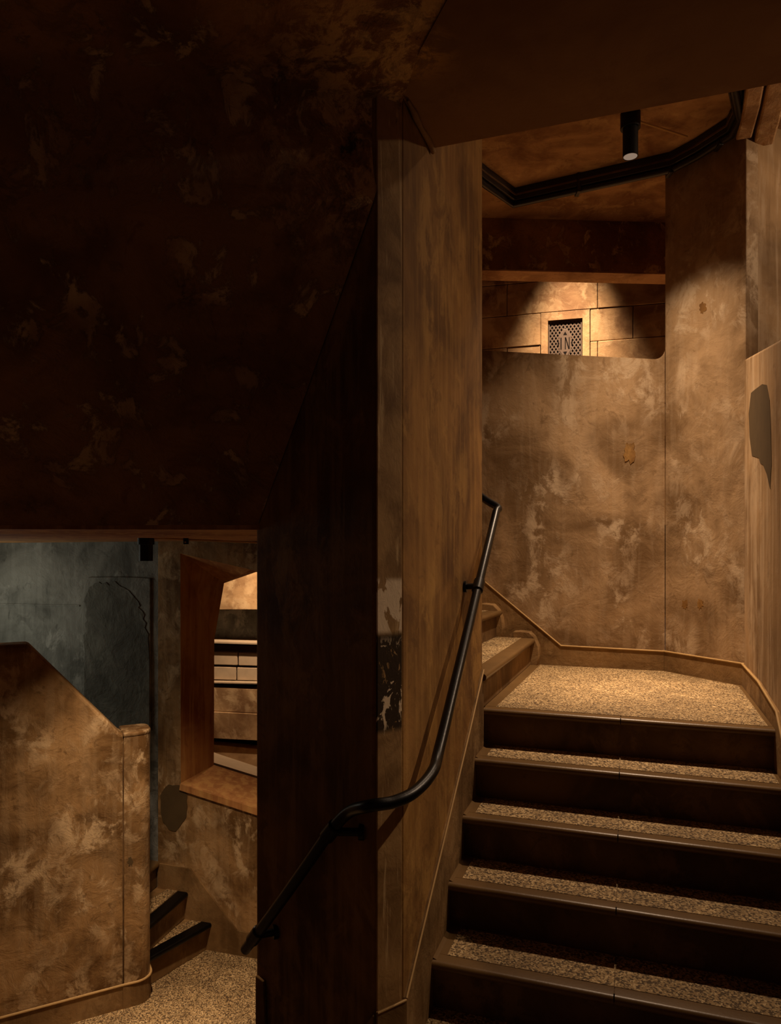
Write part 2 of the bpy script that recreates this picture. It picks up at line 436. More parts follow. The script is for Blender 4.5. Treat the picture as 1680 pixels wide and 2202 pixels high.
# ceiling above the landing reaching out over the opening
struct(from_bm('ceiling_landing', prism_bm([tuple(UV(-1.6, -.85))[:2], tuple(UV(2.6, -.85))[:2], (3.6, 4.6), (2.6, 5.2), (-.6, 5.09), (-1.2, 4.2)], ZC, ZC+.14), 'ceil'),
       'mottled brown ceiling above the landing')

# downstand beam beyond the opening, with a paler underside, and the corridor behind
bl = P(1000, 579, 5.07); br = P(1500, 591, 5.165)
bdir = (br-bl).normalized()
b0 = Vector((bl.x, bl.y, 0))-Vector((bdir.x, bdir.y, 0))*1.6; b1 = Vector((br.x, br.y, 0))+Vector((bdir.x, bdir.y, 0))*1.8
struct(from_bm('trim_2', prism_bm([tuple(b0)[:2], tuple(b1)[:2], (b1.x-.01, b1.y+.19), (b0.x-.01, b0.y+.19)], 3.565, 4.4), 'soffit', bevel=.006), 'dark concrete beam beyond the opening')
from_bm('underside', prism_bm([tuple(b0)[:2], tuple(b1)[:2], (b1.x-.01, b1.y+.19), (b0.x-.01, b0.y+.19)], 3.558, 3.567), 'ceil', bpy.data.objects['trim_2'])  # paler colour on the underside stands in for light from below

# ------------------------------------------------------------------ far corridor wall of stone blocks
wdir = Vector((math.cos(math.radians(15)), -math.sin(math.radians(15)), 0)); wn = Vector((wdir.y, -wdir.x, 0))   # faces the camera
WO = P(1216, 740, 6.5); WO.z = 0
wf0 = WO-wdir*3.2; wf1 = WO+wdir*3.2
far = empty('wall_far', WO); struct(far, 'pale sandstone block wall of the corridor beyond the opening')
from_bm('backing', slab_bm([wf0+Vector((0, 0, 1.0)), wf1+Vector((0, 0, 1.0)), wf1+Vector((0, 0, 5.2)), wf0+Vector((0, 0, 5.2))], -wn*.25), 'skirt', far)
# courses from joints in the photograph (at the vent column): rows of about 0.27 m
row_z = [2.57, 2.86, 3.15, 3.44, 3.73, 4.02, 4.31]
plate_s = (-.150, .148); plate_z = (3.235, 3.655)
PS, PZ = plate_s, plate_z; plate_s = (-.215, .213); plate_z = (3.15, 3.73)
rnd = random.Random(3)
def block(s0, s1, z0, z1, k):
    g = .0025; dpt = .030+rnd.uniform(-.003, .004)
    p = [WO+wdir*(s0+g)+Vector((0, 0, z0+g)), WO+wdir*(s1-g)+Vector((0, 0, z0+g)), WO+wdir*(s1-g)+Vector((0, 0, z1-g)), WO+wdir*(s0+g)+Vector((0, 0, z1-g))]
    return from_bm('block', slab_bm(p, wn*dpt), 'stone', far, bevel=.004, seg=1)
for r in range(len(row_z)-1):
    offs = (-.22 if r % 2 else .28)
    s = -2.4+offs
    while s < 2.4:
        s1 = s+.80
        z0, z1 = row_z[r], row_z[r+1]
        # leave room for the vent plate
        if z1 > plate_z[0] and z0 < plate_z[1] and s1 > plate_s[0] and s < plate_s[1]:
            if s < plate_s[0]: block(s, plate_s[0]-.004, z0, z1, r)
            if s1 > plate_s[1]: block(plate_s[1]+.004, s1, z0, z1, r)
            ss, se = max(s, plate_s[0]), min(s1, plate_s[1])
            if z1 > plate_z[1]+.02: block(ss, se, plate_z[1]+.004, z1, r)
            if z0 < plate_z[0]-.02: block(ss, se, z0, plate_z[0]-.004, r)
        else: block(s, s1, z0, z1, r)
        s = s1
from_bm('vent_surround', ring_slab_bm([WO+wdir*a+Vector((0, 0, b)) for a, b in ((plate_s[0], plate_z[0]), (plate_s[1], plate_z[0]), (plate_s[1], plate_z[1]), (plate_s[0], plate_z[1]))], [WO+wdir*a+Vector((0, 0, b)) for a, b in ((PS[0]-.002, PZ[0]), (PS[1]+.002, PZ[0]), (PS[1]+.002, PZ[1]), (PS[0]-.002, PZ[1]))], wn*.031), 'stone', far, bevel=.002, seg=1)
plate_s, plate_z = PS, PZ
struct(from_bm('ceiling_corridor', prism_bm([(-2.5, 5.2), (4.2, 5.2), (4.6, 7.8), (-2.5, 7.8)], 5.2, 5.3), 'ceil'), 'corridor ceiling behind the beam')
struct(from_bm('floor_corridor', prism_bm([(-.3, 4.9), (4.2, 4.7), (4.6, 7.8), (-.3, 7.8)], 1.6, 1.75), 'riser'), 'corridor floor behind the landing wall')

# ------------------------------------------------------------------ skirtings with a thin bead on top
def skirting(name, pts_top, base_z, thick, normal, label, parent=None, bead=True, br=.0055):
    """upright strip below a polyline lying on a wall"""
    bm = bmesh.new(); n = Vector(normal).normalized()*thick
    for a, b in zip(pts_top[:-1], pts_top[1:]):
        a, b = Vector(a), Vector(b)
        za = base_z if not callable(base_z) else base_z(a); zb = base_z if not callable(base_z) else base_z(b)
        q = [Vector((a.x, a.y, za)), Vector((b.x, b.y, zb)), b, a]
        slab_bm(q, n, bm)
    t = empty(name, (pts_top[0][0], pts_top[0][1], 0)); struct(t, label)
    from_bm('board', bm, 'skirt', t)
    if bead:
        from_bm('bead', tube_bm([Vector(p)+n*1.0 for p in pts_top], br, 8), 'bead', t, smooth=True)
    return t
sk = .119
kn2 = -kn
skirting('trim_3', [onwall(1034, 1243, UV(0, KB), UV(1, KB)), onwall(1207, 1388, UV(0, KB), UV(1, KB)), UV(.83, KB-.002, ZL+sk)], ZL-.2, .012, -V, 'skirting along the back wall of the landing')
skirting('trim_4', [KP+Vector((0, 0, ZL+sk)), RP+Vector((0, 0, ZL+sk))], ZL-.05, .012, kn2, 'skirting under the lit pier')
skirting('trim_5', [rw(.975, ZL+sk), rw(.42, ZL+sk+.0), rw(-.05, ZL+sk-.04), rw(-2.0, -.30)], -.4, .012, -U, 'skirting on the right wall')
# pitched skirting on the middle wall
pd = Vector((E_[0]-A_[0], E_[1]-A_[1], 0)).normalized(); pn = Vector((pd.y, -pd.x, 0))
k0 = onwall(868, 2145, A_, E_); k1 = onwall(1008, 1562, A_, E_); k2 = onwall(1036, 1440, A_, E_)
skirting('trim_6', [k0, k1, k2], -.05, .010, pn, 'pitched skirting on the middle wall', br=.0035)
bp = Vector((B_[0], B_[1], k0.z)); ap = Vector((A_[0], A_[1], k0.z))
skirting('trim_7', [bp+Vector((nn_.x, nn_.y, 0))*.006, ap+Vector((nn_.x, nn_.y, 0))*.006], -.05, .009, (nn_.x, nn_.y, 0), 'low skirting around the nose of the wall', br=.0035)
dn3 = Vector((cn.x, cn.y, 0))
lp = [Vector((B_[0], B_[1], k0.z-.01)), Vector((C_[0], C_[1], k0.z-.86))]
skirting('trim_8', lp, ZF, .008, dn3, 'pitched skirting of the descending flight', bead=False)

# ================================================================== STAIRS
def nosing_bm(u0, u1, v0, z, rad=.016, over=.016):
    """half-round lip along the front edge of a step"""
    prof = []
    for k in range(9):
        a = math.radians(-90+180*k/8)
        prof.append((-over-rad*math.cos(a)+rad*.2, -rad+rad*math.sin(a)))
    prof += [(.034, 0), (.034, -2*rad)]
    bm = bmesh.new()
    loops(bm, [[UV(u0, v0+x, z+y) for x, y in prof], [UV(u1, v0+x, z+y) for x, y in prof]])
    return bm
flight = empty('stair_flight', UV(.6, -4*T, 0))
tag(flight, 'straight flight of terrazzo steps rising to the lit landing', 'stairs')
for i in range(1, 5):
    z = ZL-i*R; v0 = -i*T
    body = from_bm('step', slab_bm([UV(-.012, v0, z-R-.004), UV(-.012, v0, z-.004), UV(-.012, v0+T-.001, z-.004), UV(-.012, v0+T-.001, z-R-.004)], U*(W+.02)), 'riser', flight, bevel=.004)
    for (a, b) in ((.0, .607), (.611, W)):
        from_bm('nosing', nosing_bm(a, b, v0, z), 'nosing', body, smooth=True)
    for (a, b) in ((.050, .607), (.609, W-.030)):
        from_bm('tread_panel', slab_bm([UV(a, v0+.030, z-.01), UV(b, v0+.030, z-.01), UV(b, v0+T-.012, z-.01), UV(a, v0+T-.012, z-.01)], (0, 0, .0115)), 'terrazzo', body)
    from_bm('end_border', slab_bm([UV(-.012, v0+.03, z-.01), UV(.078, v0+.03, z-.01), UV(.078, v0+T, z-.01), UV(-.012, v0+T, z-.01)], (0, 0, .0105)), 'nosing', body)
    from_bm('end_border', slab_bm([UV(W-.048, v0+.03, z-.01), UV(W, v0+.03, z-.01), UV(W, v0+T, z-.01), UV(W-.048, v0+T, z-.01)], (0, 0, .0105)), 'nosing', body)
    from_bm('back_border', slab_bm([UV(.07, v0+T-.014, z-.01), UV(W-.04, v0+T-.014, z-.01), UV(W-.04, v0+T, z-.01), UV(.07, v0+T, z-.01)], (0, 0, .0105)), 'nosing', body)
    # cove where the step runs into the wall
    cv = bmesh.new()
    pr = [(-.012, z), (-.012, z+.035), (-.004, z+.018), (.006, z+.007), (.022, z+.0006)]
    loops(cv, [[UV(a, v0-.01, c) for a, c in pr], [UV(a, v0+T, c) for a, c in pr]])
    from_bm('cove', cv, 'nosing', body, smooth=True)

landing = empty('stair_landing', UV(.6, .4, ZL-R))
tag(landing, 'brightly lit terrazzo landing at the top of the flight', 'landing')
lz = ZL
pl = [UV(-.35, 0), UV(W, 0), UV(W, .985), UV(.835, KB), UV(-.35, KB)]
base = from_bm('slab', prism_bm([tuple(p)[:2] for p in pl], lz-R-.004, lz-.004), 'riser', landing, bevel=.004)
for (a, b) in ((.0, .607), (.611, W)):
    from_bm('nosing', nosing_bm(a, b, 0, lz), 'nosing', landing, smooth=True)
from_bm('terrazzo_panel', prism_bm([tuple(p)[:2] for p in (UV(.05, .028), UV(W-.035, .028), UV(W-.035, .965), UV(.825, KB-.03), UV(.09, KB-.03))], lz-.01, lz+.0015), 'terrazzo', landing)
from_bm('border', prism_bm([tuple(p)[:2] for p in (UV(-.35, .03), UV(W, .03), UV(W, .98), UV(.835, KB), UV(-.35, KB))], lz-.01, lz), 'nosing', landing)

# winders turning left from the landing
wind = empty('winder_flight', UV(-.1, .7, ZL))
tag(wind, 'upper winder steps turning left behind the middle wall', 'stairs')
w1a = F(1045, 1440, ZL+R); w1b = F(1140, 1373, ZL+R)
w1d = Vector((w1b.x-w1a.x, w1b.y-w1a.y, 0)).normalized()
w1n = Vector((-w1d.y, w1d.x, 0)); w1n = w1n if w1n.x < 0 else -w1n        # points left, up the stair
w2b = onwall(1072, 1302, UV(0, KB), UV(1, KB)); w2b = Vector((w2b.x, w2b.y, 0))
for k in range(4):
    z = ZL+(k+1)*R
    if k == 0: a = Vector((w1a.x, w1a.y, 0))-w1d*.12; b = Vector((w1b.x, w1b.y, 0))
    else:
        b = w2b-U*(.28*(k-1)); a = b-(w1d*math.cos(.35*k)+w1n*math.sin(.0)).normalized()*.95-U*.05*k
    dd = (b-a).normalized(); lf = Vector((-dd.y, dd.x, 0)); lf = lf if lf.x < 0 else -lf
    b = b+dd*.05
    poly = [a, b, b-U*.42, a-U*.30]
    st = from_bm('step', prism_bm([tuple(p)[:2] for p in poly], z-R, z-.004), 'riser' if k else 'skirt', wind, bevel=.004)
    prof = [(-.016-.014*math.cos(math.radians(-90+180*q/8)), -.016+.016*math.sin(math.radians(-90+180*q/8))) for q in range(9)]+[(.06, 0), (.06, -.032)]
    bm = bmesh.new(); loops(bm, [[a+lf*x+Vector((0, 0, z+y)) for x, y in prof], [b+lf*x+Vector((0, 0, z+y)) for x, y in prof]])
    from_bm('nosing', bm, 'nosing', st, smooth=True)
    from_bm('tread_panel', prism_bm([tuple(p)[:2] for p in (a+lf*.055, b+lf*.055-dd*.04, b+lf*.055-dd*.04-U*.3, a+lf*.055-U*.2)], z-.01, z+.001), 'terrazzo', st)
    # rounded return of the step profile up the back wall
    if k < 2:
        q = b-dd*.045; e = .050
        prf = [(e*1.1, -R), (e*1.35, -R*.62), (e*1.2, -R*.25), (e*.75, .012), (e*.1, .045), (-e*1.0, .05), (-.10, .045), (-.10, .0), (0, 0), (0, -R)]
        bm = bmesh.new(); dirw = -V*.03
        base_p = onwall(1143 if k == 0 else 1066, 1375, UV(0, KB), UV(1, KB)); base_p.z = 0
        loops(bm, [[base_p+U*x+Vector((0, 0, z+y)) for x, y in prf], [base_p+U*(x-.012)+Vector((0, 0, z+y-.008))+dirw*1.6 for x, y in prf]])
        from_bm('wall_return', bm, 'skirt', st, smooth=True, bevel=.004)

# descending flight around the left of the middle wall
down = empty('descending_flight', (-.9, 2.1, -.4))
tag(down, 'dark winder steps descending left to the lower lobby', 'stairs')
for k in range(5):
    z1 = -.17*(k+1)
    t0, t1 = k/5.2, (k+1)/5.2
    def ip(t): return Vector(B_).lerp(Vector(C_), t)
    def op(t):
        a = math.radians(212-52*t); return Vector((B_[0]-.1, B_[1]+.25))+Vector((math.cos(a), math.sin(a)))*1.55
    poly = [tuple(ip(t0)), tuple(op(t0)), tuple(op((t0+t1)/2)), tuple(op(t1)), tuple(ip(t1))]
    st = from_bm('step', prism_bm(poly, ZF, z1-.004), 'riser', down, bevel=.004)
    a, b = ip(t1), op(t1); dv = (Vector(b)-Vector(a)).normalized()
    from_bm('nosing', tube_bm([Vector((a.x, a.y, z1-.014)), Vector((b.x, b.y, z1-.014))], .014, 10), 'nosing', st, smooth=True)

# ================================================================== LOWER LOBBY
pb1 = F(138, 2202, ZF); pb2 = F(266, 2166, ZF)
pdv = Vector((pb2.x-pb1.x, pb2.y-pb1.y, 0)).normalized(); pnv = Vector((-pdv.y, pdv.x, 0)); pnv = pnv if pnv.y > 0 else -pnv
fw0 = F(455, 2042, ZF); fw1 = F(555, 2060, ZF)              # foot of the window wall
fdv = Vector((fw1.x-fw0.x, fw1.y-fw0.y, 0)).normalized(); fnv = Vector((-fdv.y, fdv.x, 0)); fnv = fnv if fnv.y > 0 else -fnv
def ww(px, py): return onwall(px, py, fw0, fw1)
WC = ww(340, 1900); WC.z = 0                                 # corner between window wall and grey wall
fe = fw1+fdv*.80
struct(from_bm('floor_lower', prism_bm([(-3.6, 2.0), (-.3, 2.0), (-.45, 2.65), (-.05, 3.3), (fe.x, fe.y+.1), (fw0.x, fw0.y+.05), (WC.x, WC.y+.1), (-4.0, 5.6)], ZF-.1, ZF), 'terrazzo'),
       'warm lit terrazzo floor of the lower lobby')
# grey wall at the back left
gw1 = Vector((WC.x, WC.y, 0)); gl = P(0, 1200, 5.3); gdir = (Vector((gl.x, gl.y, 0))-gw1).normalized(); gw0 = gw1+gdir*3.0
gn = Vector((-gdir.y, gdir.x, 0)); gn = gn if gn.y > 0 else -gn
wl = empty('wall_left', gw1); struct(wl, 'cold grey cement wall behind the lower stair')
from_bm('core', slab_bm([gw1+Vector((0, 0, ZF)), gw0+Vector((0, 0, ZF)), gw0+Vector((0, 0, 1.75)), gw1+Vector((0, 0, 1.75))], gn*.2), 'grey', wl)
def gp(px, py): return onwall(px, py, gw1, gw0)
# blocked doorway: a thin proud border around a rough darker fill
from_bm('blocked_doorway', slab_bm([gp(x, y) for x, y in ((182, 1700), (180, 1560), (184, 1420), (179, 1330), (184, 1258), (192, 1241), (262, 1240), (326, 1243), (326, 1700))], -gn*.014), 'grey', wl, bevel=.006)
rag = [(196, 1262), (214, 1251), (236, 1256), (254, 1252), (276, 1266), (292, 1283), (302, 1300), (314, 1330), (322, 1372), (325, 1420), (325, 1690), (186, 1690), (188, 1500), (184, 1380), (190, 1330), (187, 1290)]
rj = random.Random(11); rag2 = []
for (xa, ya), (xb, yb) in zip(rag, rag[1:]+rag[:1]):
    for q in range(4): rag2.append((xa+(xb-xa)*q/4+rj.uniform(-3.5, 3.5)*(xa < 320), ya+(yb-ya)*q/4+rj.uniform(-3.5, 3.5)))
rag = rag2
from_bm('rough_fill', slab_bm([gp(x, y)-gn*.014 for x, y in rag], -gn*.005), 'greyfill', wl)
from_bm('plank_joint', slab_bm([gp(x, y)-gn*.002 for x, y in ((0, 1298), (172, 1301), (172, 1304), (0, 1301))], -gn*.004), 'grey', wl)

# window wall: near outline round a raked opening
wwin = empty('wall_window', WC); struct(wwin, 'lower lobby wall with a deep raked opening')
ZT = 1.66
o_ = [Vector((WC.x, WC.y, ZF)), Vector((fe.x, fe.y, ZF)), Vector((fe.x, fe.y, ZT)), Vector((WC.x, WC.y, ZT))]
i_ = [ww(389, 1684), ww(700, 1784), ww(700, 1262), ww(388, 1190)]
THK = .36
# front skin and the splayed reveal are one solid: outline ring in front, smaller ring at the back
def bk(px, py, off=THK):
    q0 = Vector((fw0.x, fw0.y, 0))+fnv*off; q1 = Vector((fw1.x, fw1.y, 0))+fnv*off
    return onwall(px, py, q0, q1)
bi = [bk(460, 1645), bk(690, 1716), bk(690, 1190), bk(551, 1230), bk(482, 1254), bk(461, 1376)]
fi = [i_[0], i_[1], i_[2], i_[2].lerp(i_[3], .5), i_[3], i_[0].lerp(i_[3], .75)]
fo = [o_[0], o_[1], o_[2], o_[2].lerp(o_[3], .5), o_[3], o_[0].lerp(o_[3], .75)]
bo = [p+fnv*THK for p in fo]
def ringfaces(bm, A, B):
    n = len(A); a = [bm.verts.new(p) for p in A]; b = [bm.verts.new(p) for p in B]
    for k in range(n):
        j = (k+1) % n; bm.faces.new((a[k], a[j], b[j], b[k]))
bm = bmesh.new(); ringfaces(bm, fo, fi); ringfaces(bm, bo, bi); ringfaces(bm, fo, bo)
from_bm('core', bm, 'lower', wwin)
bm = bmesh.new(); ringfaces(bm, fi, bi)
from_bm('reveal', bm, 'jamb', wwin)
# sloping sill lip at the front edge
from_bm('sill', sweep_bm([i_[0]+Vector((0, 0, -.02))-fnv*.004, i_[1]+Vector((0, 0, -.02))-fnv*.004], [(-.012, -.02), (.012, -.024), (.012, .024), (-.012, .02)]), 'jamb', wwin, bevel=.004)
pitch = [ww(341, 1855), ww(411, 1867), ww(511, 2000), ww(556, 2009), ww(720, 2040)]
skirting('trim_9', pitch, ZF-.02, .012, -fnv, 'dark stepped skirting of the lower stair', bead=False)
blob(344, 1686, 405, 1784, fw0, fw1, .004, 'plaster_patch', wwin, seed=4, jag=.09)

# parapet wall with rounded end post
par = empty('stair_parapet', pb2); tag(par, 'raked plaster parapet with rounded end post beside the lower stair', 'parapet')
p0, p1 = pb1, pb2
def pp(px, py): return onwall(px, py, p0, p1)
tl = pp(60, 1385); tr = pp(258, 1576); ll = Vector((pb1.x, pb1.y, 0))-pdv*1.2
PT = .15
body_pts = [Vector((pb2.x, pb2.y, ZF))+pdv*.03, Vector((pb2.x, pb2.y, tr.z-.03))+pdv*.03, tr, tl, Vector((ll.x, ll.y, tl.z)), Vector((ll.x, ll.y, ZF))]
from_bm('body', slab_bm(body_pts, pnv*PT), 'lower', par, bevel=.018, seg=3)
# post: rounded corner that turns back along the stair
pc = Vector((pb2.x, pb2.y, 0)); L_ = .155; rr = .085; back = .20
pl2 = [pc+pnv*.0-pdv*.0, ]
plan = [(0, 0), (L_-rr, 0)]+[(L_-rr+rr*math.cos(math.radians(a)), rr+rr*math.sin(math.radians(a))) for a in range(-80, 1, 10)]+[(L_, back-rr*.6)]+[(L_-rr*.6+rr*.6*math.cos(math.radians(a)), back-rr*.6+rr*.6*math.sin(math.radians(a))) for a in range(10, 91, 20)]+[(0, back)]
zpost = pp(285, 1578).z
def plan_pts(grow=0.0):
    cx, cy = L_/2, back/2
    return [tuple((pc+pdv*(cx+(x-cx)*(1+grow/L_*2))+pnv*(cy+(y-cy)*(1+grow/back*2)))[:2]) for x, y in plan]
front = -.012
def shift(pts, d): return [(x+pnv.x*d, y+pnv.y*d) for x, y in pts]
from_bm('post', prism_bm(shift(plan_pts(), front), ZF, zpost-.012), 'lower', par, smooth=True, bevel=.003, angle=30)
from_bm('post_cap', prism_bm(shift(plan_pts(.004), front), zpost-.014, zpost+.012), 'lower', par, bevel=.010, seg=3)
from_bm('groove', slab_bm([pc+pdv*(-.006)+Vector((0, 0, ZF+.13))-pnv*.001, pc+pdv*(.002)+Vector((0, 0, ZF+.13))-pnv*.001, pc+pdv*(.002)+Vector((0, 0, zpost-.05))-pnv*.001, pc+pdv*(-.006)+Vector((0, 0, zpost-.05))-pnv*.001], -pnv*.002), 'riser', par)
zb = ZF+.135
sb = bmesh.new(); pg = shift(plan_pts(.006), front)
path = [Vector((ll.x, ll.y, zb))-pnv*.014]+[Vector((pc.x, pc.y, zb))-pnv*.014]+[Vector((x, y, zb)) for x, y in pg[1:16]]
prism_bm(pg, ZF, zb, sb)
slab_bm([Vector((ll.x, ll.y, ZF)), Vector((pc.x, pc.y, ZF)), Vector((pc.x, pc.y, zb)), Vector((ll.x, ll.y, zb))], -pnv*.014, sb)
skb = from_bm('skirting', sb, 'skirt', par)
from_bm('bead', tube_bm(path, .007, 8), 'bead', skb, smooth=True)
blob(274, 1843, 287, 1862, p0-pnv*.012, p1-pnv*.012, .0012, 'chip', par, 'patch', 18, 9, .35)

# steps rising left behind the parapet
lower = empty('lower_flight', (WC.x, WC.y-.3, ZF)); tag(lower, 'small dark steps rising left between parapet and grey wall', 'stairs')
n1 = (F(338, 2092, ZF+.18), F(454, 1980, ZF+.18)); n2 = (F(325, 1980, ZF+.355), F(404, 1912, ZF+.355))
lines = [n1, n2]
for k in range(2, 7):
    d = Vector((-.20, .065, 0)); zz = ZF+.355+.170*(k-1)
    lines.append((Vector((n2[0].x, n2[0].y, zz))+d*(k-1)*1.0, Vector((n2[1].x, n2[1].y, zz))+d*(k-1)*1.0+Vector((0, .03, 0))*(k-1)))
for k, (a, b) in enumerate(lines):
    dd = Vector((b.x-a.x, b.y-a.y, 0)).normalized(); lf = Vector((-dd.y, dd.x, 0)); lf = lf if lf.x < 0 else -lf
    a2 = Vector((a.x, a.y, 0))-dd*(.06 if k == 0 else .14); b2 = Vector((b.x, b.y, 0))
    b2x = b2+dd*.04
    z1 = a.z; z0 = ZF if k == 0 else lines[k-1][0].z
    far_b = gw1+gdir*(1.5); far_a = Vector((pb2.x, pb2.y, 0))-pdv*1.25+pnv*.165; a2 = a2 if (a2-pb2).dot(pnv) > .17 or k == 0 else a2+dd*(.2-min(.2, (a2-pb2).dot(pnv)))
    midp = Vector((pb2.x, pb2.y, 0))+pnv*.145+pdv*.06
    if k == 0: a2 = Vector((pb2.x, pb2.y, 0))+pnv*.12+pdv*.12
    elif (a2-pb2).dot(pnv) < .17: a2 = a2-pnv*((a2-pb2).dot(pnv)-.17)
    poly = [a2, b2x, WC+gdir*.05-gn*.01 if k < 2 else b2x+gdir*.1, far_b-gn*.01, far_a]+([midp] if k == 0 else [])
    st = from_bm('step', prism_bm([tuple(p)[:2] for p in poly], z0, z1-.004), 'riser' if k > 1 else 'skirt', lower, bevel=.004)
    prof = [(-.014-.012*math.cos(math.radians(-90+180*q/8)), -.016+.016*math.sin(math.radians(-90+180*q/8))) for q in range(9)]+[(.05, 0), (.05, -.032)]
    bm = bmesh.new(); loops(bm, [[a2+lf*x+Vector((0, 0, z1+y)) for x, y in prof], [b2+lf*x+Vector((0, 0, z1+y)) for x, y in prof]])
    from_bm('nosing', bm, 'iron' if k < 2 else 'nosing', st, smooth=True)
    if k < 3:
        from_bm('tread_panel', prism_bm([tuple(p)[:2] for p in (a2+lf*.055, b2+lf*.055-dd*.03, b2+lf*.13-dd*.03, a2+lf*.22)], z1-.01, z1+.001), 'terrazzo', st)

# unseen end wall with an assumed window, added out of frame as daylight source
wend = empty('wall_end', (-3.25, 4.6, 0)); struct(wend, 'end wall holding the assumed daylight window')
xo = -3.25
ring_o = [Vector((xo, 4.0, ZF)), Vector((xo, 5.7, ZF)), Vector((xo, 5.7, 1.75)), Vector((xo, 4.0, 1.75))]
ring_i = [Vector((xo, 4.22, .70)), Vector((xo, 5.02, .70)), Vector((xo, 5.02, 1.54)), Vector((xo, 4.22, 1.54))]
from_bm('core', ring_slab_bm(ring_o, ring_i, (-.2, 0, 0)), 'grey', wend)
win = empty('window_assumed', (-3.35, 4.62, .70)); struct(win, 'small assumed daylight window in the end wall')  # assumed window, never in view, added to give the area light an opening
ri = [p+Vector((-.08, 0, 0)) for p in ring_i]
ri2 = [Vector((xo-.08, 4.27, .75)), Vector((xo-.08, 4.97, .75)), Vector((xo-.08, 4.97, 1.49)), Vector((xo-.08, 4.27, 1.49))]
from_bm('assumed_frame', ring_slab_bm(ri, ri2, (-.05, 0, 0)), 'frame', win)

# ------------------------------------------------------------------ corridor seen through the lower opening
cor = empty('wall_corridor', P(520, 1500, 7.2)); struct(cor, 'tiled and plastered corridor wall seen through the lower opening')
def cb(y0, y1, d, thick, mat, name, xs=(380, 900), slope=0.0, parent=cor, bevel=.004):
    """horizontal band of the corridor wall: rows y0..y1 at depth d"""
    a, b = xs; y0 -= slope*(460-a); y1 -= slope*(460-a)
    pts = [P(a, y1, d), P(b, y1+slope*(b-a), d), P(b, y0+slope*(b-a), d), P(a, y0, d)]
    return from_bm(name, slab_bm(pts, (0, thick, 0)), mat, parent, bevel=bevel)
cb(1120, 1311, 7.00, .30, 'stone', 'upper_panel')
cb(1311, 1381, 7.25, .30, 'grey', 'recessed_panel')
cb(1379, 1384, 7.0, .40, 'cream', 'ledge', slope=.03)
cb(1386, 1402, 7.12, .3, 'riser', 'ledge_underside', slope=.03)
for r, (y0, y1) in enumerate(((1402, 1429), (1434, 1461))):
    xs = [400, 512-3*r, 600, 690, 800]
    for x0, x1 in zip(xs[:-1], xs[1:]):
        cb(y0, y1, 7.05, .25, 'cream', 'tile', (x0+1.2, x1-1.2), .03)
cb(1380, 1480, 7.2, .3, 'void', 'tile_backing')
cb(1466, 1470, 6.985, .4, 'cream', 'ledge', slope=.02)
cb(1478, 1529, 7.0, .3, 'stone', 'plaster_panel', slope=.05)
cb(1531, 1588, 6.98, .3, 'stone', 'plaster_panel', slope=.05)
cb(1588, 1602, 7.15, .3, 'void', 'painted_shadow', slope=.06)  # near-black band painted where a shadow lies on the wall
cb(1601, 1700, 7.02, .3, 'stone', 'plaster_panel', slope=.10)
kerb = from_bm('kerb', slab_bm([P(380, 1640-.31*80, 6.0), P(900, 1640+.31*440, 6.0), P(900, 1618+.33*440, 6.3), P(380, 1618-.33*80, 6.3)], (0, 0, -.02)), 'cream', cor)
cb(1645, 1700, 6.02, .2, 'skirt', 'kerb_foot', slope=.31)
struct(from_bm('floor_ramp', slab_bm([P(380, 1690, 6.1), P(900, 1850, 6.1), P(900, 1750, 7.4), P(380, 1640, 7.4)], (0, 0, -.1)), 'stone'), 'corridor ramp outside the lower opening')

# ================================================================== FITTINGS
# handrail
rail = empty('handrail', (0, 2.1, 0)); tag(rail, 'black iron handrail bending round the nose of the middle wall', 'handrail')
def RD(px, py, off=.066): return onwall(px, py, Vector(B_)+cn*off, Vector(C_)+cn*off)
Up = Vector((.498, 3.385, 1.768)); Lo = Vector((.158, 2.326, .947))
pts = [P(1000, 1040, 3.72), P(1045, 1075, 3.52), Vector((.512, 3.43, 1.790)), Up]
pts += [Up.lerp(Lo, t) for t in (.06, .25, .5, .75, 1.0)]
pts += [P(930, 1660, 2.215), P(893, 1702, 2.12), P(848, 1724, 2.07), P(795, 1733, 2.055), RD(750, 1747, .062), RD(708, 1792), RD(665, 1853), RD(620, 1917), RD(575, 1979), RD(528, 2042)]
RR = .0180
from_bm('rail', tube_bm(smooth_path(pts, 8), RR, 18), 'iron', rail, smooth=True, angle=60)
def bracket(at, wallp, along, name='bracket'):
    at, wallp = Vector(at), Vector(wallp); along = Vector(along).normalized()
    b = from_bm(name, tube_bm([at, at.lerp(wallp, .5), wallp], .0125, 12), 'iron', rail, smooth=True)
    dv = (wallp-at).normalized()
    from_bm('wall_plate', tube_bm([wallp-dv*.012, wallp+dv*.004], .024, 16), 'iron', b, smooth=True)
    from_bm('sleeve', tube_bm([at-along*.034, at-along*.030, at+along*.030, at+along*.034], [.0195, .0235, .0235, .0195], 16), 'iron', b, smooth=True)
sl = (Up-Lo).normalized()
bt = Lo.lerp(Up, .60)
def towall(p, off=0.0):      # nearest point on the right face of the middle wall
    d = Vector(p)-Vector((A_[0], A_[1], 0)); return Vector(p)-pn*(Vector((d.x, d.y, 0)).dot(pn))
bracket(bt, towall(bt)-Vector((0, 0, .004)), sl)
def todark(p):
    d = Vector(p)-Vector((B_[0], B_[1], 0)); return Vector(p)-dn3*(Vector((d.x, d.y, 0)).dot(dn3))
b2 = RD(712, 1788); bracket(b2, todark(b2)+Vector((.05, -.051, -.0)), RD(665, 1853)-RD(750, 1747))
b3 = RD(550, 2012); bracket(b3, todark(b3)+Vector((.02, -.0204, 0)), RD(528, 2042)-RD(575, 1979))

